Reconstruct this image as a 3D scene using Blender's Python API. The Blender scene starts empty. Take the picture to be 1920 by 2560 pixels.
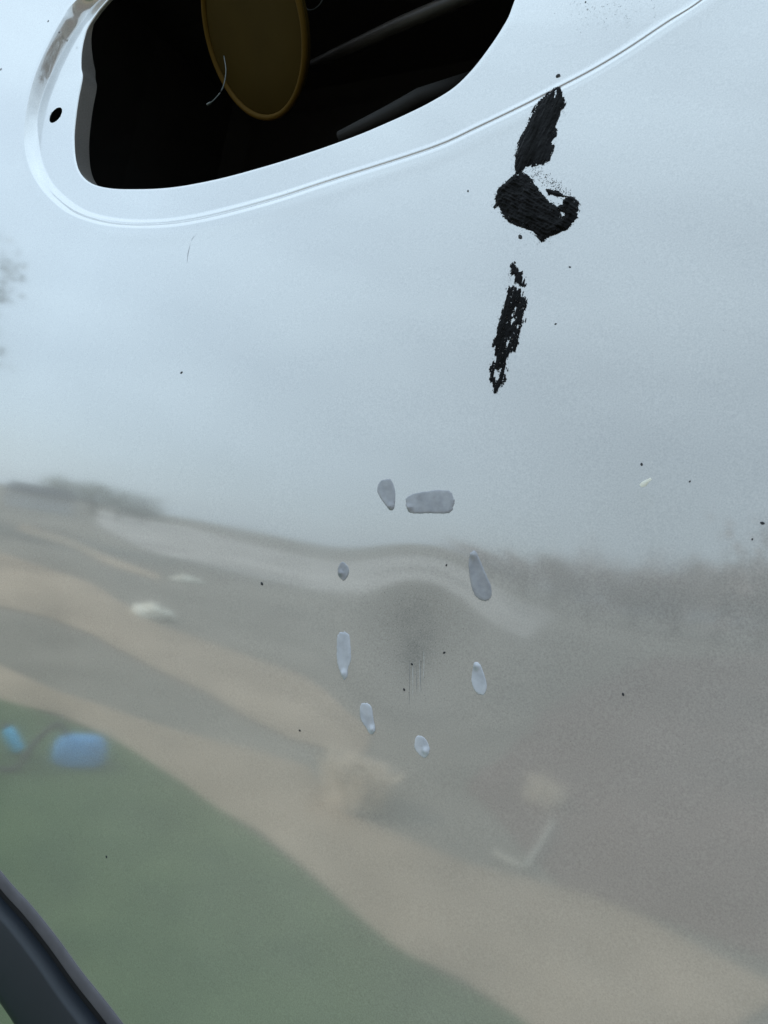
import bpy, bmesh, math, random
import numpy as np
from mathutils import Vector, Matrix, noise as mnoise
R = math.radians
random.seed(7); rng = np.random.default_rng(7)
C = bpy.context.scene.collection

# ------------------------------------------------------------------ camera
YAW, PITCH, ROLL, DIST, PANEL_Z = R(30), R(3.8), R(11), 0.40, 0.95
FOV = R(69)
Fv = np.array([-math.sin(YAW)*math.cos(PITCH), math.cos(YAW)*math.cos(PITCH), math.sin(PITCH)])
R0 = np.array([math.cos(YAW), math.sin(YAW), 0.0]); U0 = np.cross(R0, Fv)
Rv = math.cos(ROLL)*R0 + math.sin(ROLL)*U0
Uv = -math.sin(ROLL)*R0 + math.cos(ROLL)*U0
CAM = np.array([0, 0, PANEL_Z]) - DIST*Fv
cam_d = bpy.data.cameras.new('camera'); cam = bpy.data.objects.new('camera', cam_d); C.objects.link(cam)
cam_d.sensor_fit = 'VERTICAL'; cam_d.angle = FOV; cam_d.clip_start = 0.01; cam_d.clip_end = 5000
cam.matrix_world = Matrix(((Rv[0], Uv[0], -Fv[0], CAM[0]), (Rv[1], Uv[1], -Fv[1], CAM[1]), (Rv[2], Uv[2], -Fv[2], CAM[2]), (0, 0, 0, 1)))
bpy.context.scene.camera = cam

# ------------------------------------------------------------------ sky, sun, exposure
SUN_EL, SUN_AZ = R(36), R(-58)      # azimuth measured from +Y towards +X
w = bpy.data.worlds.new('World'); bpy.context.scene.world = w; w.use_nodes = True
nt = w.node_tree; nt.nodes.clear()
def N(t, kind, **kw):
    n = t.nodes.new(kind)
    for k, v in kw.items(): setattr(n, k, v)
    return n
out = N(nt, 'ShaderNodeOutputWorld'); bg = N(nt, 'ShaderNodeBackground'); bg.inputs[1].default_value = 0.10
sky = N(nt, 'ShaderNodeTexSky', sky_type='NISHITA', sun_disc=False, sun_elevation=SUN_EL, sun_rotation=SUN_AZ, air_density=1.0, dust_density=1.5, ozone_density=1.5)
tc = N(nt, 'ShaderNodeTexCoord'); mp = N(nt, 'ShaderNodeMapping'); mp.inputs['Scale'].default_value = (1.2, 1.2, 4.5)
nz = N(nt, 'ShaderNodeTexNoise'); nz.inputs['Scale'].default_value = 2.2; nz.inputs['Detail'].default_value = 7; nz.inputs['Roughness'].default_value = 0.55
cr = N(nt, 'ShaderNodeMapRange'); cr.inputs[1].default_value = 0.35; cr.inputs[2].default_value = 0.65; cr.inputs[3].default_value = 0.68; cr.inputs[4].default_value = 0.84
mx = N(nt, 'ShaderNodeMixRGB')
L = nt.links.new
sx = N(nt, 'ShaderNodeSeparateXYZ'); zr = N(nt, 'ShaderNodeMapRange'); zr.inputs[1].default_value = 0; zr.inputs[2].default_value = 1; zr.inputs[3].default_value = .98; zr.inputs[4].default_value = 1.70
cm = N(nt, 'ShaderNodeMixRGB', blend_type='MULTIPLY'); cm.inputs[0].default_value = 1; cm.inputs[1].default_value = (7.4, 9.1, 10.3, 1)
L(tc.outputs['Generated'], sx.inputs[0]); L(sx.outputs[2], zr.inputs[0]); L(zr.outputs[0], cm.inputs[2]); L(cm.outputs[0], mx.inputs[2])
L(tc.outputs['Generated'], mp.inputs[0]); L(mp.outputs[0], nz.inputs['Vector']); L(nz.outputs[0], cr.inputs[0])
L(cr.outputs[0], mx.inputs[0]); L(sky.outputs[0], mx.inputs[1]); L(mx.outputs[0], bg.inputs[0]); L(bg.outputs[0], out.inputs[0])
sd = bpy.data.lights.new('sun', 'SUN'); sd.energy = 2.0; sd.angle = R(10); sd.color = (1, 0.90, 0.77)
so = bpy.data.objects.new('sun', sd); C.objects.link(so)
sdir = Vector((math.sin(SUN_AZ)*math.cos(SUN_EL), math.cos(SUN_AZ)*math.cos(SUN_EL), math.sin(SUN_EL)))
so.rotation_euler = sdir.to_track_quat('Z', 'Y').to_euler(); so.location = (3, -3, 6)
vs = bpy.context.scene.view_settings
vs.view_transform = 'Standard'; vs.look = 'None'; vs.gamma = 1; vs.exposure = 0.20
bpy.context.scene.cycles.max_bounces = 8

# ------------------------------------------------------------------ measuring the panel
FPX = 1280/math.tan(FOV/2)
RU, RV_ = 6.0, 4.5                                  # panel curvature radii (across, down)
def px_ray(x, y):
    d = Fv[None, :] + (np.atleast_1d(x)[:, None]-960)/FPX*Rv[None, :] - (np.atleast_1d(y)[:, None]-1280)/FPX*Uv[None, :]
    return d/np.linalg.norm(d, axis=1, keepdims=True)
def base_w(u, v): return u*u/(2*RU) + v*v/(2*RV_)
def uv(pts, depth=0.0):
    """where the line of sight through a photo point meets the panel, sunk by depth: across/up metres"""
    p = np.asarray(pts, float).reshape(-1, 2); d = px_ray(p[:, 0], p[:, 1])
    y = np.zeros(len(p)) + depth
    for _ in range(6):
        t = (y-CAM[1])/d[:, 1]; P = CAM+t[:, None]*d
        u, v = P[:, 0], P[:, 2]-PANEL_Z
        y = base_w(u, v)+depth
    return np.stack([u, v], 1)
def ground_at(pts):
    """ground point that a photo point shows mirrored in the smooth panel"""
    q = uv(pts); u, v = q[:, 0], q[:, 1]
    p = np.asarray(pts, float).reshape(-1, 2); d = px_ray(p[:, 0], p[:, 1])
    n = np.stack([u/RU, -np.ones(len(u)), v/RV_], 1); n /= np.linalg.norm(n, axis=1, keepdims=True)
    r = d-2*(d*n).sum(1, keepdims=True)*n
    P = np.stack([u, base_w(u, v), v+PANEL_Z], 1)
    t = -P[:, 2]/np.minimum(r[:, 2], -0.012)
    return (P+t[:, None]*r)[:, :2], r

g = lambda u, v, cu, cv, su, sv: np.exp(-0.5*(((u-cu)/su)**2+((v-cv)/sv)**2))
DENT = uv([(1035, 1600)])[0]; DING = uv([(1608, 1222)])[0]
def dents(u, v):
    w_ = 0.0017*g(u, v, DENT[0], DENT[1], 0.026, 0.028)
    w_ -= 0.0005*g(u, v, DENT[0], DENT[1], 0.055, 0.055)
    w_ += -0.00009*g(u, v, DING[0], DING[1], 0.0030, 0.0022)
    w_ += 0.0004*g(u, v, DING[0]+.004, DING[1]-.02, 0.022, 0.02)
    w_ += 0.00004*np.sin(u*31+1.3)*np.sin(v*23+.4) + 0.000012*np.sin(u*57+v*41)
    return w_
def surf(u, v): return base_w(u, v)+dents(u, v)
def on_panel(q, lift=0.0):
    q = np.asarray(q, float).reshape(-1, 2)
    return np.stack([q[:, 0], surf(q[:, 0], q[:, 1])-lift, q[:, 1]+PANEL_Z], 1)

# ------------------------------------------------------------------ helpers
def link(name, me, mat=None, parent=None, smooth=True):
    o = bpy.data.objects.new(name, me); C.objects.link(o)
    if mat: me.materials.append(mat)
    if smooth: me.shade_smooth()
    if parent: o.parent = parent
    return o
def np_mesh(name, V, quads, mat=None, parent=None, smooth=True):
    me = bpy.data.meshes.new(name); V = np.asarray(V, np.float32).reshape(-1, 3); quads = np.asarray(quads, np.int32); k = quads.shape[1]
    me.vertices.add(len(V)); me.vertices.foreach_set('co', V.ravel())
    me.loops.add(quads.size); me.loops.foreach_set('vertex_index', quads.ravel())
    me.polygons.add(len(quads)); me.polygons.foreach_set('loop_start', np.arange(0, quads.size, k, dtype=np.int32))
    me.update(calc_edges=True); me.validate()
    return link(name, me, mat, parent, smooth)
def tag(o, label=None, cat=None, group=None, kind=None):
    for k, v in (('label', label), ('category', cat), ('group', group), ('kind', kind)):
        if v: o[k] = v
    return o
def empty(name, loc, label, cat, group=None):
    o = bpy.data.objects.new(name, None); C.objects.link(o); o.location = loc; o.empty_display_size = .05
    return tag(o, label, cat, group)
def child(o, p):
    o.parent = p; o.matrix_parent_inverse = Matrix.Translation(-p.location)
    return o
def crom(pts, n=12, closed=True):
    P = np.asarray(pts, float); m = len(P); outp = []
    for i in range(m if closed else m-1):
        a, b, c, d = (P[(i+k) % m] if closed else P[min(max(i+k, 0), m-1)] for k in (-1, 0, 1, 2))
        for t in np.arange(n)/n:
            outp.append(.5*((2*b)+(c-a)*t+(2*a-5*b+4*c-d)*t*t+(3*b-a-3*c+d)*t**3))
    if not closed: outp.append(P[-1])
    return np.array(outp)
def tube(name, pts, rad, mat, parent=None, seg=10):
    P = [Vector(p) for p in pts]; n = len(P); V = []; F = []
    rad = rad if hasattr(rad, '__len__') else [rad]*n
    up = Vector((0.31, 0.2, 0.93))
    for i in range(n):
        t = (P[min(i+1, n-1)]-P[max(i-1, 0)]).normalized(); a = t.cross(up).normalized(); b = t.cross(a)
        for k in range(seg):
            th = 2*math.pi*k/seg; V.append(P[i]+rad[i]*(math.cos(th)*a+math.sin(th)*b))
    for i in range(n-1):
        for k in range(seg):
            F.append((i*seg+k, i*seg+(k+1) % seg, (i+1)*seg+(k+1) % seg, (i+1)*seg+k))
    F.append(tuple(range(seg))[::-1]); F.append(tuple((n-1)*seg+k for k in range(seg)))
    me = bpy.data.meshes.new(name); me.from_pydata([tuple(v) for v in V], [], F); me.update()
    return link(name, me, mat, parent)

# ------------------------------------------------------------------ materials
def mat(name):
    m = bpy.data.materials.new(name); m.use_nodes = True
    return m, m.node_tree, m.node_tree.nodes['Principled BSDF']
def noise_tex(t, scale, detail=4, rough=.5, coord='Object', mapping=None):
    tc = N(t, 'ShaderNodeTexCoord'); n = N(t, 'ShaderNodeTexNoise')
    n.inputs['Scale'].default_value = scale; n.inputs['Detail'].default_value = detail; n.inputs['Roughness'].default_value = rough
    src = tc.outputs[coord]
    if mapping:
        mp = N(t, 'ShaderNodeMapping'); mp.inputs['Scale'].default_value = mapping; t.links.new(src, mp.inputs[0]); src = mp.outputs[0]
    t.links.new(src, n.inputs['Vector']); return n
def ramp(t, src, stops):
    r = N(t, 'ShaderNodeValToRGB'); e = r.color_ramp.elements
    while len(e) < len(stops): e.new(.5)
    for k, (p, c) in enumerate(stops): e[k].position = p; e[k].color = (*c, 1)
    t.links.new(src, r.inputs[0]); return r
def bump(t, bs, src, strength, dist):
    b = N(t, 'ShaderNodeBump'); b.inputs['Strength'].default_value = strength; b.inputs['Distance'].default_value = dist
    t.links.new(src, b.inputs['Height']); t.links.new(b.outputs[0], bs.inputs['Normal']); return b
def simple(name, col, rough=.5, var=.25, scale=20, bstr=0, bdist=.001, **kw):
    m, t, b = mat(name)
    n = noise_tex(t, scale, 5)
    lo = tuple(c*(1-var) for c in col); hi = tuple(min(1, c*(1+var)) for c in col)
    r = ramp(t, n.outputs[0], [(.3, lo), (.7, hi)])
    t.links.new(r.outputs[0], b.inputs['Base Color']); b.inputs['Roughness'].default_value = rough
    for k, v in kw.items(): b.inputs[k].default_value = v
    if bstr: bump(t, b, n.outputs[0], bstr, bdist)
    return m

def paint_material():
    m, t, b = mat('silver_paint'); t.nodes.remove(b); o = t.nodes['Material Output']; L = t.links.new
    def math_(op, a, b_=None, clamp=False):
        n = N(t, 'ShaderNodeMath', operation=op); n.use_clamp = clamp
        for k, x in enumerate((a, b_)):
            if x is None: continue
            if hasattr(x, 'links'): L(x, n.inputs[k])
            else: n.inputs[k].default_value = x
        return n.outputs[0]
    flake = noise_tex(t, 1300, 2, .7); fr = ramp(t, flake.outputs[0], [(.28, (.70,)*3), (.72, (1,)*3)])
    soft = noise_tex(t, 9, 5, .6)
    dcol = ramp(t, soft.outputs[0], [(.3, (.475, .435, .405)), (.7, (.545, .505, .475))])
    dm = N(t, 'ShaderNodeMixRGB', blend_type='MULTIPLY'); dm.inputs[0].default_value = 1; L(dcol.outputs[0], dm.inputs[1]); L(fr.outputs[0], dm.inputs[2])
    # rubbed-in grey dust in the dent: a stain with its own ragged shape
    tc = N(t, 'ShaderNodeTexCoord'); c = on_panel([DENT])[0]
    def stain(dx, dz, rx, rz):
        mp = N(t, 'ShaderNodeMapping', vector_type='TEXTURE'); mp.inputs['Location'].default_value = (c[0]+dx, 0, c[2]+dz); mp.inputs['Scale'].default_value = (rx, 10, rz)
        L(tc.outputs['Object'], mp.inputs[0]); ln = N(t, 'ShaderNodeVectorMath', operation='LENGTH'); L(mp.outputs[0], ln.inputs[0])
        return math_('POWER', math_('SUBTRACT', 1.0, ln.outputs['Value'], True), 1.5)
    pat = noise_tex(t, 70, 5, .65); grain = noise_tex(t, 1500, 3, .8)
    st = math_('MULTIPLY', math_('ADD', stain(0, .010, .040, .034), stain(.001, -.006, .014, .030), True), math_('MULTIPLY', math_('MULTIPLY', pat.outputs[0], 1.5), math_('POWER', math_('MULTIPLY', grain.outputs[0], 1.8), 2.0)), True)
    dd = N(t, 'ShaderNodeMixRGB'); dd.inputs[2].default_value = (.24, .23, .22, 1); L(st, dd.inputs[0]); L(dm.outputs[0], dd.inputs[1])
    dif = N(t, 'ShaderNodeBsdfDiffuse'); L(dd.outputs[0], dif.inputs[0])
    film = noise_tex(t, 14, 6, .65)
    gl = N(t, 'ShaderNodeBsdfGlossy'); rr = N(t, 'ShaderNodeMapRange'); rr.inputs[1].default_value = .3; rr.inputs[2].default_value = .7; rr.inputs[3].default_value = .050; rr.inputs[4].default_value = .070
    L(film.outputs[0], rr.inputs[0]); L(rr.outputs[0], gl.inputs['Roughness']); gl.inputs[0].default_value = (.90, .93, .96, 1)
    g2 = N(t, 'ShaderNodeBsdfGlossy'); g2.inputs['Roughness'].default_value = .36; L(fr.outputs[0], g2.inputs[0])
    gm = N(t, 'ShaderNodeMixShader'); gm.inputs[0].default_value = .30; L(gl.outputs[0], gm.inputs[1]); L(g2.outputs[0], gm.inputs[2])
    lw = N(t, 'ShaderNodeLayerWeight'); lw.inputs[0].default_value = .5
    mr = N(t, 'ShaderNodeMapRange'); mr.inputs[1].default_value = 0; mr.inputs[2].default_value = .5; mr.inputs[3].default_value = .31; mr.inputs[4].default_value = .70
    L(lw.outputs['Facing'], mr.inputs[0])
    fac = math_('MULTIPLY', mr.outputs[0], math_('SUBTRACT', 1.0, math_('MULTIPLY', st, .45)))
    ms = N(t, 'ShaderNodeMixShader'); L(fac, ms.inputs[0]); L(dif.outputs[0], ms.inputs[1]); L(gm.outputs[0], ms.inputs[2])
    L(ms.outputs[0], o.inputs[0]); return m
M_paint = paint_material()
M_dark = simple('dark_liner', (.010, .0095, .009), .75, .3, 30, .2)
M_tube = simple('dark_steel', (.035, .032, .03), .45, .3, 60)
M_amber = simple('amber_plastic', (.050, .033, .006), .7, .08, 25, **{'Specular IOR Level': .08})
M_amber_rim = simple('amber_rim_plastic', (.095, .055, .008), .6, .1, 25, **{'Specular IOR Level': .1})
M_wire = simple('pale_wire', (.07, .085, .085), .3, .1, 50)
M_trim = simple('black_trim', (.012, .017, .026), .5, .15, 12)
M_lip = simple('grey_edge_reflection', (.105, .10, .115), .7, .12, 80, .1)
M_gap = simple('trim_gap', (.004, .004, .005), .7, .2, 40)

# ------------------------------------------------------------------ the car panel
S = 960/1659.0
z1 = lambda P: [(x*S, y*S) for x, y in P]; z2 = lambda P: [(960+x*S, y*S) for x, y in P]
HOLE = [(330, -65), (269, 0), (240, 35), (214, 78), (203, 124), (201, 165), (204, 191), (194, 243), (186, 301), (183, 347), (187, 399), (200, 434), (229, 459), (278, 471)] + \
    z1([(600, 817), (700, 813), (800, 801), (950, 771), (1100, 731), (1250, 686), (1400, 636), (1550, 581)]) + \
    z2([(0, 535), (100, 490), (200, 440), (300, 378), (380, 300), (450, 210), (510, 120), (550, 40)]) + \
    [(1298, -60), (1268, -170), (1160, -270), (980, -320), (760, -310), (560, -240), (420, -150)]
G_OUT = z1([(330, 0), (270, 80), (215, 180), (165, 290), (130, 400), (108, 520), (105, 620), (125, 720), (170, 805), (230, 872), (300, 924), (400, 962), (500, 980), (620, 986), (740, 980), (860, 962), (1000, 930), (1200, 874), (1400, 808)]) + \
    z2([(200, 662), (400, 572), (600, 476), (750, 399), (900, 321), (1050, 230), (1200, 130), (1390, 2)]) + \
    [(1900, -105), (2010, -250), (2040, -430), (1880, -640), (1400, -700), (900, -560), (520, -290), (330, -120)]
G_IN = z1([(430, 0), (365, 80), (300, 170), (240, 280), (195, 380), (165, 480), (160, 560), (170, 650), (192, 725), (230, 795), (290, 855), (360, 903), (430, 928), (520, 944), (620, 949), (740, 942), (860, 922), (1000, 889), (1200, 833), (1400, 768)]) + \
    z2([(200, 620), (400, 532), (600, 437), (750, 360), (900, 282), (1050, 192), (1200, 92), (1350, -2)]) + \
    [(1860, -115), (1960, -260), (1985, -430), (1840, -600), (1390, -655), (920, -520), (560, -270), (390, -110)]
def flange_depth(px):
    p = np.asarray(px, float); a = np.degrees(np.arctan2(p[:, 1]-60, p[:, 0]-640)) % 360
    xs = [0, 30, 60, 90, 118, 140, 165, 200, 230, 270, 330, 360]; ys = [2.3, 2.3, 2.5, 3.2, 4.5, 7.5, 9.5, 9.5, 9.0, 6, 3, 2.3]
    return np.interp(a, xs, ys)/1000
def curve_uv(px):
    p = crom(px, 16); h = flange_depth(p); return p, h
MID = uv([(640, 60)])[0]
def polar(px, sunk):
    p, h = curve_uv(px); q = np.array([uv([a], d if sunk else 0)[0] for a, d in zip(p, h)])
    th = np.arctan2(q[:, 1]-MID[1], q[:, 0]-MID[0]); r = np.hypot(q[:, 0]-MID[0], q[:, 1]-MID[1])
    o = np.argsort(th); return th[o], r[o], h[o]
def at(pol, th, k=1): return np.interp(th, pol[0], pol[k], period=2*math.pi)
pol0, pol1, pol2 = polar(HOLE, True), polar(G_IN, True), polar(G_OUT, False)
# angles spread so that the lower half, seen large in the photo, gets most of them
a_dense = np.linspace(-math.pi, math.pi, 4001)[:-1]
dens = 1.0+1.6*np.exp(-0.5*((a_dense+1.05)/.75)**2)+.6*np.exp(-.5*((np.abs(a_dense)-math.pi)/.5)**2)
cum = np.concatenate([[0], np.cumsum(dens)]); NT = 1300
th = np.interp(np.arange(NT)/NT*cum[-1], cum, np.append(a_dense, math.pi))
r0, r1, r2, h = at(pol0, th), at(pol1, th), at(pol2, th), at(pol1, th, 2)
r1 = np.minimum(r1, r2-.0022); r0 = np.minimum(r0, r1-.004)
ca, sa = np.cos(th), np.sin(th)
BX0, BX1, BY0, BY1 = -.95, .62, -.70, .55                 # the panel's own edge
rb = 1/np.maximum(np.maximum(ca/(BX1-MID[0]), ca/(BX0-MID[0])), np.maximum(sa/(BY1-MID[1]), sa/(BY0-MID[1])))
rings = []                                               # (radius, extra depth)
wall = np.interp(np.degrees(th) % 360, [0, 120, 150, 163, 172, 215, 228, 240, 360], [3, 3, 2, 2, 15, 15, 6, 3, 3])/1000
for k in (1, .6, .25, .12, .05): rings.append((r0-.0006, h+.0010+wall*k))
for a in (75, 45, 20): rings.append((r0+.0010-.0016*math.sin(R(a)), h+.0010*(1-math.cos(R(a)))))
for s in np.linspace(0.02, 1, 26): rings.append((r0+.0012+(r1-r0-.0012)*s, h))
seam = np.interp(np.degrees(th) % 360, [0, 30, 195, 235, 300, 360], [1, 0, 0, 1, 1, 1])
for s in np.linspace(0, 1, 29)[1:]:
    e = .7*s+.3*s*s*s*(s*(6*s-15)+10)
    rings.append((r1+(r2-r1)*s, h*(1-e)+seam*.0010*math.exp(-.5*((s-.48)/.085)**2)))
# a soft rolled shoulder just outside the step
NR = 330
for s in np.linspace(0, 1, NR+1)[1:]:
    rr = r2+(rb-r2)*(s**1.25)
    rings.append((rr, -.00015*np.exp(-.5*((rr-r2-.006)/.004)**2)*np.clip((rr-r2)/.004, 0, 1)))
V = []
for rr, dd in rings:
    u, v = MID[0]+rr*ca, MID[1]+rr*sa
    V.append(np.stack([u, surf(u, v)+dd, v+PANEL_Z], 1))
n_r = len(V)
u, v = V[-1][:, 0], V[-1][:, 2]-PANEL_Z
for k, (din, dd) in enumerate([(.002, .004), (.003, .02)]):      # folded outer edge
    V.append(V[-1]*1+np.array([0, dd, 0]))
V = np.array(V); nr = len(V)
i, j = np.meshgrid(np.arange(nr-1), np.arange(NT), indexing='ij'); j2 = (j+1) % NT
Q = np.stack([i*NT+j, i*NT+j2, (i+1)*NT+j2, (i+1)*NT+j], -1).reshape(-1, 4)[:, ::-1]
Vf = V.reshape(-1, 3)
# screw hole in the flange: faces inside removed, its rim drawn to an ellipse and folded in
hc = uv([(141, 289)], .0095)[0]; HR = np.array([.0095, .0080])*.95
hq = np.stack([(Vf[:, 0]-hc[0])/HR[0], (Vf[:, 2]-PANEL_Z-hc[1])/HR[1]], 1); hd = np.hypot(hq[:, 0], hq[:, 1])
front = np.repeat((np.arange(nr) > 4) & (np.arange(nr) < 36), NT)
inside = (hd < 1) & front
kill = inside[Q].all(1); rim = np.unique(Q[inside[Q].any(1) & ~kill].ravel()); rim = rim[inside[rim]]
keep = Q[~kill]
Vf[rim, 0] = hc[0]+hq[rim, 0]/hd[rim]*HR[0]; Vf[rim, 2] = PANEL_Z+hc[1]+hq[rim, 1]/hd[rim]*HR[1]
car = empty('car', (0, 0.3, 0), 'pale silver car body panel with an empty lamp opening, a dent and black smears', 'car')
panel = child(np_mesh('body_panel', Vf, keep, M_paint), car)
rim_pts = [(hc[0]+HR[0]*math.cos(a), hc[1]+HR[1]*math.sin(a)) for a in np.linspace(0, 2*math.pi, 41)[:-1]]
hy = float(base_w(*hc)+.0095)
VV = []; 
for k, (s, dd) in enumerate([(1.0, .0001), (.99, .0006), (.99, .0012)]):
    VV += [(hc[0]+(a-hc[0])*s, hy+dd, PANEL_Z+hc[1]+(b-hc[1])*s) for a, b in rim_pts]
QQ = [(k*40+a, k*40+(a+1) % 40, (k+1)*40+(a+1) % 40, (k+1)*40+a) for k in range(2) for a in range(40)]
child(np_mesh('screw_hole', VV, QQ, M_gap), car)

# cavity behind the opening
def housing(x0, x1, z0, z1_, yb):
    # a deep tray whose front rim follows the curved panel just behind it
    per = [(x0+(x1-x0)*t, z0) for t in np.arange(24)/24]+[(x1, z0+(z1_-z0)*t) for t in np.arange(24)/24]+[(x1-(x1-x0)*t, z1_) for t in np.arange(24)/24]+[(x0, z1_-(z1_-z0)*t) for t in np.arange(24)/24]
    n = len(per); cx, cz = (x0+x1)/2, (z0+z1_)/2; V = []
    for sc, y in ((1, None), (.99, yb*.55), (.95, yb*.93), (.90, yb)):
        for x, z in per: V.append((cx+(x-cx)*sc, base_w(x, z)+.0135 if y is None else y, PANEL_Z+cz+(z-cz)*sc))
    F = [(k*n+i_, k*n+(i_+1) % n, (k+1)*n+(i_+1) % n, (k+1)*n+i_) for k in range(3) for i_ in range(n)]+[tuple(range(3*n, 4*n))]
    me = bpy.data.meshes.new('lamp_housing'); me.from_pydata(V, [], F); me.update(); return link('lamp_housing', me, M_dark, None, False)
child(housing(-.50, .24, .02, .50, .30), car)
def deep(px, y):       # point on the line of sight at a given depth behind the panel
    d = px_ray([px[0]], [px[1]])[0]; t = (y-CAM[1])/d[1]; return CAM+t*d
def disc(name, c, ax, ay, rad, thick, m, ring=None, seg=72):
    nrm = np.cross(ax, ay); V = []; F = []
    prof = [(0, 0), (rad*.5, 0), (rad*.93, 0), (rad*.97, -thick*.3), (rad, -thick), (rad*.96, -thick*2)] if ring is None else \
        [(rad-ring*math.cos(a), ring*math.sin(a)) for a in np.linspace(0, 2*math.pi, 11)]
    for r_, z_ in prof:
        for k in range(seg):
            a = 2*math.pi*k/seg; V.append(c+r_*(math.cos(a)*ax+math.sin(a)*ay)+z_*nrm)
    Q = [(p*seg+k, p*seg+(k+1) % seg, (p+1)*seg+(k+1) % seg, (p+1)*seg+k) for p in range(len(prof)-1) for k in range(seg)]
    return np_mesh(name, V, Q, m)
ac = deep((630, 72), .085); dcam = np.linalg.norm(ac-CAM)
maj2 = np.array([.17, .985]); mj = maj2[0]*Rv-maj2[1]*Uv; mn = maj2[1]*Rv+maj2[0]*Uv
view = (ac-CAM)/np.linalg.norm(ac-CAM); mj = mj-view*(mj@view); mj /= np.linalg.norm(mj); mn = np.cross(view, mj); mn /= np.linalg.norm(mn)
if mn@Rv < 0: mn = -mn
ct = .60; ay_ = ct*mn+math.sqrt(1-ct*ct)*view*(-1)
rad = 202/FPX*(ac-CAM)@Fv
nrm = np.cross(mj, ay_)
ax_, ay2 = (mj, ay_) if nrm@view < 0 else (ay_, mj)
amber = child(disc('amber_disc', ac, ax_, ay2, rad, .004, M_amber), car)  # flat amber disc with a brighter rim, set behind the opening
lr = disc('disc_rim', ac, ax_, ay2, rad*.985, 0, M_amber_rim, ring=.0026)
lr.parent = amber
child(tube('support_tube', [deep((720, 190), .15), deep((830, 140), .14), deep((1000, 62), .12), deep((1170, -10), .10), deep((1300, -70), .09)], [.003, .005, .006, .006, .005], M_tube), car)
child(tube('inner_bracket', [deep((850, 345), .10), deep((980, 285), .10), deep((1050, 245), .105), deep((1180, 200), .11)], [.005, .007, .007, .006], M_dark), car)
child(tube('loose_wire', crom([deep((518, 262), .06), deep((535, 250), .06), deep((556, 222), .062), deep((565, 180), .064), deep((560, 140), .068)], 6, False), [.0011]*4+[.0005]*21, M_wire, seg=6), car)
child(tube('loose_wire', crom([deep((760, 8), .12), deep((770, 24), .12), deep((790, 20), .12), deep((808, -6), .12), deep((800, -40), .12)], 6, False), .0005, M_wire, seg=6), car)

# trim moulding along the lower left of the panel
def strip(name, path_px, prof, m, parent):
    """prof: (across, height above panel) in metres; sweeps along a path lying on the panel"""
    q = uv(path_px); q = np.concatenate([[q[0]+(q[0]-q[1])*4], q, [q[-1]+(q[-1]-q[-2])*3]]); q = crom(q, 10, False); t = np.gradient(q, axis=0); t /= np.linalg.norm(t, axis=1, keepdims=True)
    nn = np.stack([t[:, 1], -t[:, 0]], 1)
    if nn[0, 0]+nn[0, 1] < 0: nn = -nn                    # across: + towards upper right
    V = []
    for a, hgt in prof:
        p = q+nn*a; V.append(np.stack([p[:, 0], surf(p[:, 0], p[:, 1])-hgt, p[:, 1]+PANEL_Z], 1))
    V = np.array(V); K, n = V.shape[:2]
    Q = [(a*n+b, a*n+b+1, (a+1)*n+b+1, (a+1)*n+b) for a in range(K-1) for b in range(n-1)]
    o = np_mesh(name, V.reshape(-1, 3), Q, m); bm = bmesh.new(); bm.from_mesh(o.data); bmesh.ops.recalc_face_normals(bm, faces=bm.faces); bm.to_mesh(o.data); bm.free()
    return child(o, parent)
BL = [(-330, 1800), (-150, 2032), (0, 2223), (63, 2294), (127, 2375), (190, 2463), (266, 2560), (380, 2715)]
arc = lambda c, rx, rz, a0, a1, n: [(c+rx*math.cos(R(a)), rz*math.sin(R(a))) for a in np.linspace(a0, a1, n)]
strip('edge_lip', BL, [(.0108, -.001)]+[(.0108-.004*(1-math.cos(R(a))), .0016*math.sin(R(a))) for a in np.linspace(0, 90, 6)]+[(.003, .0019), (.0022, .0016), (.002, .0002)], M_lip, car)  # stands for the panel's rolled edge; mirrored ground painted into its grey
strip('trim_gap', BL, [(.003, .0006), (-.004, .0004)], M_gap, car)
strip('side_moulding', BL, [(-.0032, -.001)]+[(-.0032-.0035*(1-math.cos(R(a))), .0100*math.sin(R(a))) for a in np.linspace(10, 90, 7)]+[(-.012, .0116), (-.024, .0142), (-.036, .0164), (-.041, .0164), (-.046, .0140), (-.051, .0085), (-.054, .0015), (-.0545, -.001)], M_trim, car)

# ------------------------------------------------------------------ black smears
def tar_material():
    m, t, b = mat('black_tar')
    n = noise_tex(t, 160, 4, .6, 'Object', (1, 1, .25)); r = ramp(t, n.outputs[0], [(.35, (.0015, .0014, .0014)), (.80, (.008, .008, .010))])
    t.links.new(r.outputs[0], b.inputs['Base Color'])
    rr = ramp(t, n.outputs[0], [(.3, (.62,)*3), (.7, (.34,)*3)]); t.links.new(rr.outputs[0], b.inputs['Roughness'])
    b.inputs['Specular IOR Level'].default_value = .10
    return m
M_tar = tar_material()
def in_poly(P, x, y):
    ins = np.zeros(x.shape, bool); n = len(P)
    for a in range(n):
        (x0, y0), (x1, y1) = P[a], P[(a+1) % n]
        c = ((y0 > y) != (y1 > y)) & (x < (x1-x0)*(y-y0)/(y1-y0+1e-12)+x0); ins ^= c
    return ins
def poly_dist(P, x, y):
    d = np.full(x.shape, 1e9); n = len(P)
    for a in range(n):
        p0, p1 = np.array(P[a]), np.array(P[(a+1) % n]); e = p1-p0; L2 = e@e+1e-12
        t = np.clip(((x-p0[0])*e[0]+(y-p0[1])*e[1])/L2, 0, 1)
        d = np.minimum(d, np.hypot(x-p0[0]-t*e[0], y-p0[1]-t*e[1]))
    return np.where(in_poly(P, x, y), d, -d)
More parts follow.
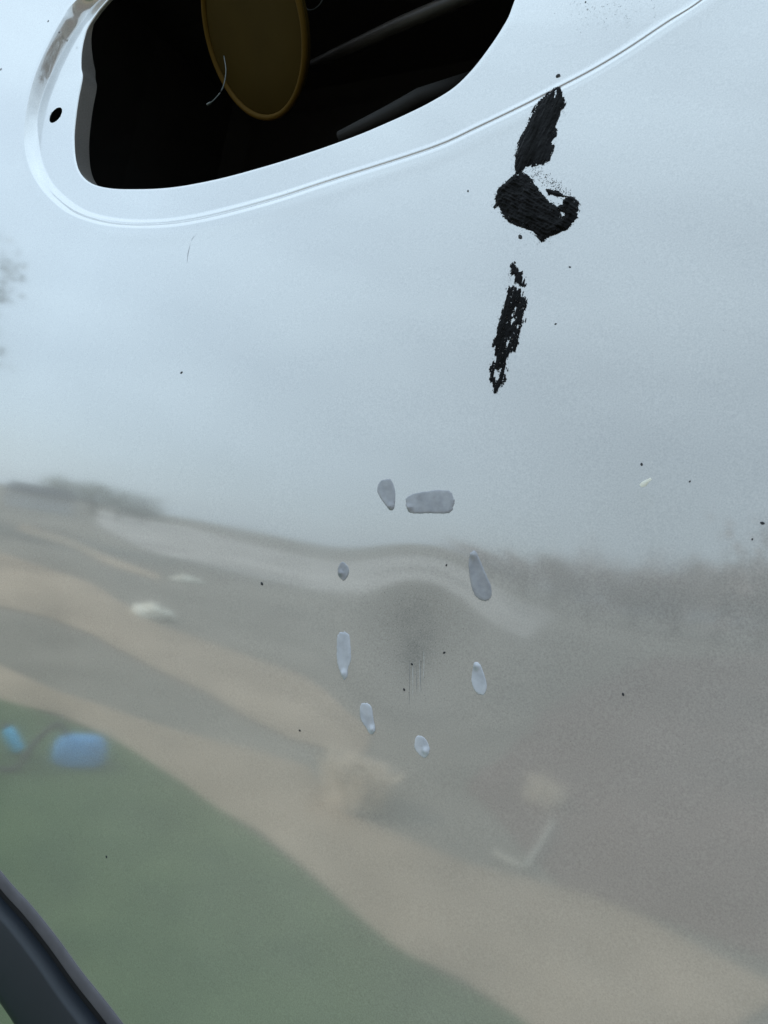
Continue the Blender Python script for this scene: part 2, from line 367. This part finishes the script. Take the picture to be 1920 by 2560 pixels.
def vnoise(x, y, seed):
    xi, yi = np.floor(x).astype(int), np.floor(y).astype(int); fx, fy = x-xi, y-yi
    fx, fy = fx*fx*(3-2*fx), fy*fy*(3-2*fy)
    def hsh(a, b):
        v = np.sin(a*127.1+b*311.7+seed*74.7)*43758.5453; return v-np.floor(v)
    return (hsh(xi, yi)*(1-fx)+hsh(xi+1, yi)*fx)*(1-fy)+(hsh(xi, yi+1)*(1-fx)+hsh(xi+1, yi+1)*fx)*fy
def fbm(x, y, seed, o=4):
    return sum(vnoise(x*2**k, y*2**k, seed+k)/2**k for k in range(o))/sum(1/2**k for k in range(o))
z3 = lambda P: [(1150+x*400/983, 150+y*400/983) for x, y in P]
def smear(name, polys, holes, axis_px, edge, ragged, lump, label, cell=.00030, dust=0.0, seed=1):
    PU = [uv(z3(p)) for p in polys]; HU = [uv(z3(p)) for p in holes]
    allp = np.concatenate(PU); lo, hi = allp.min(0)-.006, allp.max(0)+.006
    xs, ys = np.arange(lo[0], hi[0], cell), np.arange(lo[1], hi[1], cell); X, Y = np.meshgrid(xs, ys)
    ax = np.diff(uv(z3(axis_px)), axis=0)[0]; ax /= np.linalg.norm(ax); al, ac_ = X*ax[0]+Y*ax[1], -X*ax[1]+Y*ax[0]
    D = np.max([poly_dist(p, X, Y) for p in PU], axis=0)
    for p in HU: D = np.minimum(D, -poly_dist(p, X, Y)-.0004)
    streak = fbm(ac_*1100, al*170, seed); blob = fbm(X*420, Y*420, seed+9); fine = fbm(X*1600, Y*1600, seed+20, 2)
    f = D+.0005+edge*((streak-.5)*ragged+(blob-.5)*1.3+(fine-.5)*.45)
    mask = f > 0
    if dust: mask |= (D > -dust) & (fine+.25*streak > .80+.42*np.clip(-D/dust, 0, 1))
    mask &= ~((D < edge*1.6) & (fine > .80)) 
    hgt = .00012+np.clip(f/.004, 0, 1)*lump*(.15+.6*blob+1.1*(streak-.3)+.25*fine)*mask
    idx = -np.ones(mask.shape, int)
    my, mx_ = np.nonzero(mask[:-1, :-1]); corners = [(my, mx_), (my, mx_+1), (my+1, mx_+1), (my+1, mx_)]
    for a, b in corners: idx[a, b] = 0
    vy, vx = np.nonzero(idx == 0); idx[vy, vx] = np.arange(len(vy))
    uu, vv = X[vy, vx], Y[vy, vx]
    V = np.stack([uu, surf(uu, vv)-hgt[vy, vx], vv+PANEL_Z], 1)
    # upper streak lies over the lower shoulder of the lamp recess, never above it
    Q = np.stack([idx[a, b] for a, b in corners], 1)
    o = np_mesh(name, V, Q, M_tar); return tag(o, label, 'tar smear')
smear('tar_smear', [[(575, 185), (600, 172), (628, 195), (640, 270), (615, 330), (592, 400), (582, 470), (560, 500), (575, 560), (545, 620), (500, 645), (400, 655), (372, 690), (340, 680), (338, 590), (365, 500), (400, 420), (450, 310), (510, 235)]],
      [[(585, 180), (592, 205), (580, 270), (572, 262), (578, 220)]], [(600, 180), (380, 660)], .0012, 2.2, .0007, 'narrow slanting black tar smear just under the groove of the lamp recess', dust=.0035, seed=3)
smear('tar_smear', [[(345, 695), (290, 750), (240, 790), (222, 850), (215, 905), (240, 895), (265, 945), (298, 1000), (360, 1015), (440, 1050), (500, 1115), (560, 1080), (650, 1040), (712, 970), (722, 885), (690, 850), (645, 850), (630, 890), (590, 905), (540, 880), (500, 830), (455, 770), (415, 720), (370, 695)],
                    [(530, 800), (600, 812), (650, 845), (600, 838), (545, 825)]], [[(610, 930), (630, 935), (640, 960), (620, 965)]], [(300, 800), (640, 1000)], .0011, 1.4, .0016, 'thick lumpy black tar blob, broadest of the smears, beside the lamp opening', dust=.006, seed=5)
smear('tar_smear', [[(312, 1312), (325, 1258), (340, 1298), (375, 1305), (384, 1385), (350, 1372), (345, 1320)],
                    [(300, 1395), (370, 1420), (405, 1500), (388, 1590), (355, 1640), (355, 1720), (330, 1790), (285, 1830), (272, 1930), (245, 1990), (225, 2035), (185, 1965), (190, 1900), (222, 1830), (207, 1750), (238, 1680), (240, 1600), (275, 1480)]],
      [[(335, 1505), (347, 1520), (332, 1600), (312, 1625), (318, 1570)], [(292, 1700), (302, 1720), (296, 1770), (284, 1770)], [(215, 1900), (240, 1910), (225, 1960), (208, 1950)]], [(340, 1420), (220, 1980)], .0021, 2.4, .0006, 'broken black tar streak with pale gaps, hanging lowest of the three smears', dust=.003, seed=8)

# ------------------------------------------------------------------ glue blobs round the dent
def blob_material(name, lo, hi):
    m, t, b = mat(name)
    n = noise_tex(t, 130, 5, .6); r = ramp(t, n.outputs[0], [(.32, lo), (.70, hi)])
    t.links.new(r.outputs[0], b.inputs['Base Color']); b.inputs['Roughness'].default_value = .22; b.inputs['Coat Weight'].default_value = .8; b.inputs['Coat Roughness'].default_value = .06
    bump(t, b, n.outputs[0], .25, .0005); return m
M_glue = blob_material('dried_glue', (.26, .262, .295), (.42, .425, .465)); M_glue_skylit = blob_material('dried_glue_skylit', (.44, .455, .51), (.64, .655, .72))  # lower blobs: the sky they mirror is painted in as a paler colour
z5 = lambda P: [(760+x*640/1659, 1150+y*640/1659) for x, y in P]
def glue(P, label, hgt=.00032, bead=None):
    q = crom(uv(z5(P)), 8); c = q.mean(0); q = c+(q-c)*(1+.03*rng.uniform(-1, 1, len(q)))[:, None]; V = [on_panel([c], hgt*1.0)[0]]; Q = []
    n = len(q); lv = [.12, .24, .36, .48, .6, .7, .8, .88, .94, .985, 1.0]
    for s in lv:
        p = c+(q-c)*s; f = hgt*(1-s**14)**.5*(1+.18*np.sin(p[:, 0]*700+p[:, 1]*500)) if s < 1 else -.0002
        if bead is not None and s < 1:
            bq = uv(z5([bead]))[0]; f = f+.0009*np.exp(-.5*(np.hypot(p[:, 0]-bq[0], p[:, 1]-bq[1])/.0011)**2)
        V += list(on_panel(p, f))
    tri = [(0, 1+k, 1+(k+1) % n, 1+(k+1) % n) for k in range(n)]
    me = bpy.data.meshes.new('glue_blob'); F = [t[:3] for t in tri]
    for a in range(len(lv)-1):
        F += [(1+a*n+k, 1+(a+1)*n+k, 1+(a+1)*n+(k+1) % n, 1+a*n+(k+1) % n) for k in range(n)]
    me.from_pydata([tuple(x) for x in V], [], F); me.update()
    bm = bmesh.new(); bm.from_mesh(me); bmesh.ops.recalc_face_normals(bm, faces=bm.faces)
    fs = max(bm.faces, key=lambda f: f.calc_area())
    if fs.normal.y > 0: bmesh.ops.reverse_faces(bm, faces=bm.faces)
    bm.to_mesh(me); bm.free()
    return tag(link('glue_blob', me, M_glue_skylit if 'pale' in label or 'lowest' in label else M_glue), label, 'glue blob', 'dried glue blobs ringed round the dent')
glue([(500, 135), (560, 125), (588, 190), (590, 290), (565, 330), (520, 280), (480, 215), (477, 180)], 'grey teardrop glue blob left of the wide blob at the top of the ring', bead=(562, 300))
glue([(668, 240), (760, 208), (925, 195), (970, 240), (975, 290), (940, 343), (820, 345), (700, 345), (665, 310)], 'widest grey glue blob, lying sideways at the top of the ring', bead=(682, 308))
glue([(250, 660), (285, 690), (292, 730), (262, 782), (225, 750), (222, 700)], 'smallest oval glue blob, left of the dent near its top edge', bead=(245, 735))
glue([(1080, 600), (1110, 588), (1145, 660), (1212, 820), (1210, 890), (1170, 915), (1110, 880), (1080, 800), (1066, 680)], 'long slanting grey glue blob at the upper right of the dent', bead=(1098, 615))
glue([(225, 1122), (285, 1120), (300, 1200), (302, 1300), (285, 1350), (280, 1400), (260, 1425), (238, 1380), (216, 1310), (212, 1200)], 'long upright pale glue blob with a beaded lower tip, left of the dent', bead=(258, 1385))
glue([(1105, 1310), (1135, 1320), (1165, 1380), (1185, 1470), (1160, 1525), (1110, 1500), (1085, 1440), (1090, 1370)], 'pointed pale glue blob at the lower right of the dent', bead=(1118, 1335))
glue([(370, 1580), (430, 1590), (450, 1680), (462, 1750), (435, 1780), (405, 1740), (366, 1670)], 'pale glue blob with bright beaded right edge, lower left of the dent', bead=(442, 1745))
glue([(730, 1790), (780, 1800), (815, 1870), (790, 1930), (750, 1910), (716, 1860)], 'short roundish glue blob with a shiny side, lowest below the dent', bead=(790, 1885))

# ------------------------------------------------------------------ dirt specks, scratches
M_dirt = simple('dirt', (.03, .03, .035), .7, .4, 300)
k_ = 1920/1659
SPK = [(392, 805, 4, 'alone in the open paint far left of the lowest smear'), (566, 1261, 5.5, 'left of the smallest oval glue blob'), (1203, 158, 5.5, 'above the groove over the narrow smear'), (1386, 1003, 4, 'just above the small bright ding'),
       (1647, 1130, 4.5, 'at the right edge level with the ding'), (1124, 512, 6, 'just under the thick tar blob'), (1231, 577, 3.5, 'right of the top of the broken streak'), (958, 1410, 4, 'inside the dent, right of its middle'), (964, 1221, 3.5, 'at the top rim of the dent'),
       (1346, 1500, 4, 'far right of the pointed glue blob'), (648, 1578, 3.2, 'left of the glue blob with the beaded right edge'), (230, 1851, 4, 'in the mirrored grass above the black moulding'), (1011, 413, 3, 'left of the thick tar blob'),
       (104, 46, 3, 'upper one of two at the top left corner'), (128, 70, 3, 'lower one of two at the top left corner'), (2, 150, 3, 'at the left edge below the corner'), (1625, 1165, 3, 'between the ding and the right edge'), (1200, 700, 3, 'right of the broken streak, halfway down'),
       (872, 1490, 3.5, 'low inside the dent'), (888, 1435, 3, 'near the middle of the dent'), (1490, 1040, 3, 'right of the ding'), (1265, 5, 3.2, 'at the top edge above the groove')]
pm = bpy.data.meshes.new('dirt_speck')
bm = bmesh.new(); bmesh.ops.create_icosphere(bm, subdivisions=1, radius=1)
for vtx in bm.verts: vtx.co *= 1+.35*(random.random()-.5); vtx.co.y *= .35
bm.to_mesh(pm); bm.free(); pm.materials.append(M_dirt)
for x, y, s, where in SPK:
    q = uv([(x*k_, y*k_)]); p = on_panel(q, 0.0001)[0]
    if (x, y) == (1203, 158): p[1] += .002
    o = bpy.data.objects.new('dirt_speck', pm); C.objects.link(o); o.location = p; sc = s*.00021*random.uniform(.8, 1.1)*(abs((p-CAM)@Fv)/.42); o.scale = (sc*1.5, sc, sc); o.rotation_euler = (0, random.random()*3, 0)
    tag(o, 'tiny dirt speck '+where, 'dirt speck', 'dirt specks on the panel')

# ------------------------------------------------------------------ the place mirrored in the paint: ground plan
def gmat(name, lo, hi, scale, lo2=None):
    m, t, b = mat(name); n = noise_tex(t, scale, 8, .65); n2 = noise_tex(t, scale*.13, 4, .6)
    r = ramp(t, n.outputs[0], [(.3, lo), (.7, hi)]); r2 = ramp(t, n2.outputs[0], [(.3, (.58,)*3), (.7, (1.25,)*3)])
    mm = N(t, 'ShaderNodeMixRGB', blend_type='MULTIPLY'); mm.inputs[0].default_value = 1; t.links.new(r.outputs[0], mm.inputs[1]); t.links.new(r2.outputs[0], mm.inputs[2])
    t.links.new(mm.outputs[0], b.inputs['Base Color']); b.inputs['Roughness'].default_value = .95; b.inputs['Specular IOR Level'].default_value = .1
    bump(t, b, n.outputs[0], .6, .03); return m
M_field = gmat('dry_field', (.165, .15, .12), (.25, .222, .18), 1.6)
M_added_soil = gmat('added_dark_soil', (.15, .108, .09), (.215, .155, .13), 1.2)
M_grass = gmat('green_grass', (.042, .090, .034), (.088, .140, .058), 5)
M_track = gmat('sandy_track', (.30, .23, .16), (.43, .335, .24), 2.5)
M_pale = gmat('pale_dry_grass', (.22, .20, .175), (.60, .555, .50), .45)
def sheet(name, outline, z, m, jit=0.0):
    P = []
    for a in range(len(outline)):
        p, q = np.array(outline[a]), np.array(outline[(a+1) % len(outline)]); n = max(1, int(np.linalg.norm(q-p)/max(.25, .05*np.linalg.norm(p))))
        n = min(n, 60)
        for t in range(n):
            c = p+(q-p)*t/n; P.append(c+jit*(.3+.06*np.linalg.norm(c))*rng.uniform(-1, 1, 2))
    bm = bmesh.new(); vs_ = [bm.verts.new((x, y, z)) for x, y in P]; f = bm.faces.new(vs_); bm.normal_update()
    if f.normal.z < 0: f.normal_flip()
    bmesh.ops.triangulate(bm, faces=[f]); me = bpy.data.meshes.new(name); bm.to_mesh(me); bm.free()
    return tag(link(name, me, m, smooth=False), kind='structure')
bm = bmesh.new(); bmesh.ops.create_grid(bm, x_segments=8, y_segments=8, size=1500); me = bpy.data.meshes.new('ground'); bm.to_mesh(me); bm.free()
tag(link('ground', me, M_field, smooth=False), kind='structure')
GA = ground_at
def band(up, lo): return np.concatenate([GA(up)[0], GA(lo[::-1])[0]])
if __import__('os').environ.get('GDEBUG'):
    for p in [(0, 1760), (640, 2080), (1310, 2560), (0, 1380), (839, 1729), (0, 1290), (460, 1350), (150, 1900), (1900, 1700), (0, 700), (380, 1530), (960, 1500), (1800, 2560)]:
        a, r = GA([p]); print(p, a[0].round(2), r[0].round(3), uv([p])[0].round(3))
GE = [(-300, 1700), (0, 1755), (150, 1794), (280, 1848), (450, 1958), (640, 2085), (800, 2215), (1000, 2380), (1150, 2470), (1310, 2560), (1600, 2760)]
ge = GA(GE)[0]
sheet('grass', np.concatenate([ge, [(3, ge[-1][1]+.2), (3, 1.5), (-14, 1.5), (-14, ge[0][1])]]), .0095, M_grass, .07)
sheet('dirt_path', np.concatenate([band([(-300, 1600), (0, 1668), (120, 1722), (300, 1790), (480, 1838), (650, 1885), (760, 1930), (860, 2040), (1000, 2112), (1150, 2165), (1300, 2203), (1450, 2240), (1600, 2292), (1750, 2385), (2000, 2500)], GE)]), .008, M_track, .055)
sheet('dirt_path', band([(-300, 1330), (0, 1383), (87, 1410), (174, 1440), (260, 1480), (324, 1520), (405, 1567), (521, 1607), (637, 1653), (752, 1694), (839, 1729), (960, 1800)], [(-300, 1480), (0, 1520), (116, 1543), (231, 1595), (324, 1642), (434, 1694), (520, 1734), (600, 1790), (720, 1860), (900, 1900)]), .008, M_track, .055)
sheet('added_dark_soil', band([(1180, 1960), (1400, 1760), (1650, 1640), (2100, 1600)], [(1180, 1980), (1400, 2215), (1600, 2285), (2100, 2480)]), .004, M_added_soil, .05)  # reddish ground added to darken the right of the reflection
sheet('dirt_path', band([(60, 1310), (174, 1348), (260, 1385), (405, 1437)], [(40, 1325), (174, 1368), (260, 1408), (405, 1452)]), .008, M_track, .02)
sheet('dry_grass', band([(250, 1272), (460, 1318), (750, 1388), (1000, 1440), (1400, 1535)], [(240, 1312), (400, 1385), (560, 1425), (760, 1470), (1000, 1530), (1300, 1600)]), .006, M_pale, .08)

# ------------------------------------------------------------------ things on that ground, seen only mirrored in the paint
def mirrored(px, dist=None):
    """ground point for a photo point; or the point at that distance along its mirrored direction"""
    P, r = GA([px]); P, r = P[0], r[0]
    if dist is None: return P
    q = uv([px])[0]; hd_ = np.array([r[0], r[1]])/np.hypot(r[0], r[1]); return np.array([q[0], base_w(*q)])+hd_*dist
M_blue = simple('blue_fabric', (.07, .31, .60), .8, .15, 30, .3, .003); M_bdark = simple('dark_strap', (.02, .018, .02), .7, .2, 60)
M_cyan = simple('cyan_plastic', (.03, .55, .90), .25, .1, 30); M_white = simple('white_sack', (.85, .80, .66), .8, .1, 20, .4, .01)
M_twig = simple('bleached_wood', (.62, .58, .48), .8, .2, 60); M_straw = simple('straw', (.74, .64, .51), .9, .25, 12)
M_leaf = simple('leaf', (.19, .20, .16), .7, .5, 3); M_russet = simple('hazed_russet_leaf', (.25, .195, .17), .7, .4, 3); M_bark = simple('bark', (.12, .09, .065), .9, .3, 8, .5, .02)  # leaf colours lightened in place of distance haze
def loft(name, secs, m, parent=None, seg=20, power=3.0):
    """secs: (z, half width x, half depth y, shift x, shift y); superellipse rings, capped"""
    V = []; F = []
    for z, a, b, ox, oy in secs:
        for k in range(seg):
            t = 2*math.pi*k/seg; c, s_ = math.cos(t), math.sin(t)
            V.append((ox+a*math.copysign(abs(c)**(2/power), c), oy+b*math.copysign(abs(s_)**(2/power), s_), z))
    for i_ in range(len(secs)-1):
        F += [(i_*seg+k, i_*seg+(k+1) % seg, (i_+1)*seg+(k+1) % seg, (i_+1)*seg+k) for k in range(seg)]
    F += [tuple(range(seg))[::-1], tuple((len(secs)-1)*seg+k for k in range(seg))]
    me = bpy.data.meshes.new(name); me.from_pydata(V, [], F); me.update(); return link(name, me, m, parent)
p = mirrored((195, 1912)); bag = empty('bag', (p[0], p[1], .006), 'blue fabric bag with a dark strap standing on the mirrored grass', 'bag'); bag.rotation_euler.z = R(-58)
loft('bag_body', [(0, .086, .055, 0, 0), (.012, .096, .060, 0, 0), (.055, .096, .056, .002, 0), (.085, .082, .040, .004, .003), (.097, .062, .024, .006, .004)], M_blue, bag)
tube('strap', crom([(-.05, .01, .105), (-.09, .02, .14), (-.16, .05, .09), (-.22, .10, .012), (-.30, .09, .008), (-.36, .05, .008), (-.40, -.02, .008)], 8, False), .011, M_bdark, bag, 8)
p = mirrored((48, 1890)); bot = empty('bottle', (p[0], p[1], .006), 'small cyan plastic bottle with a dark cap leaning near the blue bag', 'bottle'); bot.rotation_euler = Matrix.Rotation(R(34), 3, Vector((-.86, -.5, 0))).to_euler(); bot.scale = (.75, .75, .85)
loft('bottle_body', [(0, .026, .026, 0, 0), (.006, .029, .029, 0, 0), (.09, .029, .029, 0, 0), (.108, .020, .020, 0, 0), (.118, .013, .013, 0, 0)], M_cyan, bot, 16, 2)
loft('cap', [(.116, .016, .016, 0, 0), (.135, .016, .016, 0, 0)], M_bdark, bot, 16, 2)
bot.location.z = .020
def lump(name, px, sx, sy, sz, m, label, cat, rot=0, seed=0):
    p = mirrored(px); bm = bmesh.new(); bmesh.ops.create_icosphere(bm, subdivisions=4, radius=1)
    for v in bm.verts:
        n = 1+.5*mnoise.noise(v.co*1.7+Vector((seed, 0, 0)))+.2*mnoise.noise(v.co*5+Vector((seed, 3, 0))); v.co *= n
        v.co.x *= sx; v.co.y *= sy; v.co.z = max(v.co.z, -.25)*sz
    me = bpy.data.meshes.new(name); bm.to_mesh(me); bm.free(); o = link(name, me, m); o.location = (p[0], p[1], .012+sz*.24); o.rotation_euler.z = rot
    return tag(o, label, cat)
lump('sack', (382, 1545), .20, .10, .085, M_white, 'crumpled cream sack lying on the mirrored sandy track', 'sack', R(-48), 1)
lump('sack', (465, 1457), .20, .10, .06, M_white, 'little pale sack lying beyond the cream one, farther along the track', 'sack', R(-48), 4)
tw = [mirrored(q) for q in [(1240, 2150), (1270, 2167), (1312, 2182), (1340, 2150), (1372, 2100), (1385, 2065)]]
tag(tube('twig', crom([(a[0], a[1], .02) for a in tw], 5, False), .008, M_twig, None, 8), 'bent bleached twig lying at the edge of the mirrored sandy path', 'twig')
def tuft(px, h_, spread, n, label, seed):
    r_ = random.Random(seed); p = mirrored(px); V = []; F = []
    for _ in range(n):
        a = r_.uniform(0, 6.28); q = spread*math.sqrt(r_.random()); bx, by = q*math.cos(a), q*math.sin(a); hh = h_*r_.uniform(.45, 1); lx, ly = r_.uniform(-.5, .5)*hh, r_.uniform(-.5, .5)*hh; wd = .006
        k = len(V); V += [(bx-wd, by, 0), (bx+wd, by, 0), (bx+lx*.5+wd*.8, by+ly*.5, hh*.6), (bx+lx*.5-wd*.8, by+ly*.5, hh*.6), (bx+lx, by+ly, hh)]; F += [(k, k+1, k+2, k+3), (k+3, k+2, k+4)]
    me = bpy.data.meshes.new('dry_tuft'); me.from_pydata(V, [], F); me.update(); o = link('dry_tuft', me, M_straw, smooth=False); o.location = (p[0], p[1], .005); return tag(o, label, 'plant')
tuft((880, 2020), .20, .11, 700, 'pale straw tuft at the near edge of the mirrored field', 2)
tuft((1360, 2010), .12, .08, 90, 'sparse straw tuft to the right of the paler one in the reflection', 5)
def tree_meshes(h_, cw, nleaf, seed, ls):
    r_ = random.Random(seed); V = []; F = []
    cl = [(Vector((r_.gauss(0, .4)*cw, r_.gauss(0, .4)*cw, h_*r_.uniform(.22, .93))), r_.uniform(.14, .30)*cw+.03) for _ in range(26)]
    for _ in range(nleaf):
        c, rr = r_.choice(cl); d = Vector((r_.gauss(0, 1), r_.gauss(0, 1), r_.gauss(0, .8)))*rr*.7; p = c+d
        a = Vector((r_.gauss(0, 1), r_.gauss(0, 1), r_.gauss(0, 1))).normalized()*ls; b = a.orthogonal().normalized()*ls*.55
        k = len(V); V += [p-a, p+b, p+a, p-b]; F.append((k, k+1, k+2, k+3))
    me = bpy.data.meshes.new('crown'); me.from_pydata([tuple(v) for v in V], [], F); me.update(); me.materials.append(M_leaf)
    bm = bmesh.new()
    def limb(a, b, ra, rb_):
        d = (b-a); q = d.to_track_quat('Z', 'Y').to_matrix().to_4x4(); ret = bmesh.ops.create_cone(bm, cap_ends=True, segments=8, radius1=ra, radius2=rb_, depth=d.length, matrix=Matrix.Translation((a+b)/2) @ q)
    limb(Vector((0, 0, -.05)), Vector((.03*h_, 0, h_*.5)), .035*h_, .02*h_); limb(Vector((.03*h_, 0, h_*.5)), Vector((0, .02*h_, h_*.85)), .02*h_, .006*h_)
    for c, rr in cl[:10]: limb(Vector((.02*h_, 0, min(c.z*.7, h_*.5))), c, .011*h_, .004*h_)
    mt = bpy.data.meshes.new('trunk'); bm.to_mesh(mt); bm.free(); mt.materials.append(M_bark); return me, mt
protos = [tree_meshes(1, .55, 1500, k, .030) for k in (1, 2, 3)]
def tree(px, dist, h_, wid, label, k, group=None, at_=None, leaf=None):
    p = at_ if at_ else mirrored(px, dist); px = px or (at_[1]*300, 0); t = empty('tree', (p[0], p[1], 0), label, 'tree', group); t.scale = (wid, wid, h_); t.rotation_euler.z = px[0]*.013
    for me in protos[k % 3]:
        o = bpy.data.objects.new(me.name, me); C.objects.link(o); o.parent = t
        if leaf and me.name.startswith('crown'): o.material_slots[0].link = 'OBJECT'; o.material_slots[0].material = leaf
for k, (x, dd, h_, wd) in enumerate([(1190, 40, 1.9, 5), (1300, 38, 2.3, 5.5), (1400, 36, 2.8, 5.5), (1500, 35, 2.7, 6), (1610, 33, 3.2, 6), (1705, 32, 3.6, 6), (1810, 31, 3.5, 6), (1915, 30, 3.9, 6)]):
    tree((x, 1450), dd, h_, wd, 'bushy russet tree in the far row mirrored right of the dent', k, 'trees along the far edge of the field', None, M_russet)
for k, (x, dd, h_, wd) in enumerate([(165, 50, 2.0, 5), (235, 50, 2.4, 5), (305, 50, 2.1, 5), (370, 52, 1.5, 4)]):
    tree((x, 1250), dd, h_, wd, 'low dark tree on the mirrored skyline at the left', k+1, 'trees on the left skyline')
tree((-240, 1100), 17, 6.6, 3.7, 'tall loose tree whose leaves show at the left edge of the reflection', 2)

for k, (x, y, h_, wd) in enumerate([(8.5, -1.2, 5.2, 5), (8.0, -4.2, 5.6, 5), (7.2, -7.6, 5.0, 5), (5.0, -10.5, 4.6, 5), (2.0, -13.5, 3.4, 4.5)]):  # unseen trees added so the recess step mirrors something brown
    tree(None, None, h_, wd, 'unseen russet tree added right of the car to darken its reflections', k, 'added russet trees darkening the reflections', (x, y), M_russet)

# ------------------------------------------------------------------ fine wear and a painted glint on the panel, and a shed on the skyline
M_scr = simple('scratch_grey', (.22, .23, .25), .6, .2, 200); M_grit = simple('grit_grey', (.12, .12, .125), .8, .5, 400); M_scr2 = simple('scratch_pale', (.72, .73, .75), .5, .1, 200)
def scratch(px, wd, m, name='scratch'):
    q = uv(px); q = crom(q, 8, False); t = np.gradient(q, axis=0); t /= np.linalg.norm(t, axis=1, keepdims=True); nn = np.stack([t[:, 1], -t[:, 0]], 1)
    n = len(q); ww = wd*np.sin(np.linspace(.05, math.pi-.05, n))*(1+.5*rng.uniform(-1, 1, n)); V = np.concatenate([on_panel(q-nn*ww[:, None], .00006), on_panel(q, .00012), on_panel(q+nn*ww[:, None], .00006)])
    Q = [(k*n+i_, k*n+i_+1, (k+1)*n+i_+1, (k+1)*n+i_) for k in range(2) for i_ in range(n-1)]
    return child(np_mesh(name, V, Q, m), car)
scratch([(515, 580), (500, 582), (485, 592), (478, 603)], .00028, M_scr); scratch([(476, 610), (470, 635), (468, 655)], .00018, M_scr)
for k in range(6):
    x = 1024+k*7+random.uniform(-3, 3); y0 = 1620+random.uniform(0, 45); scratch([(x, y0), (x+random.uniform(-2, 2), y0+40), (x+random.uniform(-2, 3), y0+random.uniform(70, 120))], .00008, (M_scr, M_scr2)[k % 2], 'scuff_line')
glint = [(1598, 1212), (1604, 1205), (1613, 1200), (1626, 1194), (1630, 1198), (1621, 1207), (1614, 1216), (1603, 1218)]
cq = uv(glint); cc = cq.mean(0); VV = [on_panel([cc], .0006)[0]]+list(on_panel(cq, .00003)); n_ = len(glint)
M_glint = simple('pale_glint', (.88, .86, .76), .35, .06, 300)
child(np_mesh('painted_glint', VV, [(0, 1+k, 1+(k+1) % n_) for k in range(n_)], M_glint), car)  # bright glint at the ding, painted as a cream fleck
V, Q = [], []
def fleck(cx, cy, s_):
    q = uv([(cx, cy)]); c = on_panel(q, .0001)[0]; k = len(V); a0 = random.random()*6
    V.append(c-np.array([0, s_*.5, 0]))
    for i_ in range(5):
        a = a0+i_*1.2566; V.append(c+np.array([math.cos(a)*s_*random.uniform(.6, 1.2), .00005, math.sin(a)*s_*random.uniform(.6, 1.2)]))
    for i_ in range(5): Q.append((k, k+1+i_, k+1+(i_+1) % 5))
for _ in range(420): fleck(random.gauss(1040, 70), random.gauss(1570, 85), random.uniform(.00010, .00022))
for _ in range(260):
    a = random.uniform(.15, 1.0); bx, by = z3([(400+280*a, 660+190*a+random.gauss(0, 26)-60*a*(1-a))])[0]; fleck(bx, by, random.uniform(.00012, .00030))
for _ in range(160): fleck(random.gauss(1355, 42), random.gauss(560, 32), random.uniform(.0001, .0002))
for P_ in ([(575, 185), (640, 270), (590, 400), (575, 560), (500, 645), (340, 680), (365, 500), (450, 310), (510, 235)], [(345, 695), (240, 790), (215, 905), (298, 1000), (440, 1050), (500, 1115), (650, 1040), (722, 885), (600, 905), (500, 830), (415, 720)], [(312, 1312), (300, 1395), (405, 1500), (355, 1640), (330, 1790), (245, 1990), (225, 2035), (190, 1900), (207, 1750), (240, 1600), (275, 1480)]):
    e_ = crom(z3(P_), 20)
    for _ in range(170): a = random.choice(e_); fleck(a[0]+random.gauss(0, 5), a[1]+random.gauss(0, 6), random.uniform(.00007, .0002))
gq = crom(G_IN, 16)[60:420]
for _ in range(140): a = random.choice(gq); fleck(a[0]+random.gauss(0, 5), a[1]+random.gauss(0, 5)+6, random.uniform(.00008, .0002))
for _ in range(120): fleck(random.gauss(1520, 60), random.gauss(25, 22), random.uniform(.00012, .00026))
for _ in range(150): fleck(random.uniform(60, 1900), random.uniform(560, 2100), random.uniform(.00010, .00020))
tag(np_mesh('grit', V, Q, M_grit, smooth=False), kind='stuff')
M_wall = simple('shed_wall', (.50, .47, .44), .8, .1, 2); M_roof = simple('shed_roof', (.13, .13, .14), .6, .2, 3)
p = mirrored((95, 1265), 34); shed = empty('shed', (p[0], p[1], 0), 'pale shed with a dark pitched roof on the mirrored left skyline', 'shed'); shed.rotation_euler.z = R(-60)
def prism(name, pts, y0, y1, m):
    n = len(pts); me = bpy.data.meshes.new(name); me.from_pydata([(x, y, z) for y in (y0, y1) for x, z in pts], [], [tuple(range(n)), tuple(range(n, 2*n))[::-1]]+[(k, n+k, n+(k+1) % n, (k+1) % n)[::-1] for k in range(n)]); me.update(); return link(name, me, m, shed, False)
prism('wall', [(-1.7, 0), (1.7, 0), (1.7, .75), (-1.7, .75)], -1.2, 1.2, M_wall); prism('roof', [(-1.9, .75), (1.9, .75), (1.5, 1.15), (-1.5, 1.15)], -1.4, 1.4, M_roof); prism('door', [(.2, .02), (1.0, .02), (1.0, .68), (.2, .68)], -1.23, -1.203, M_roof)
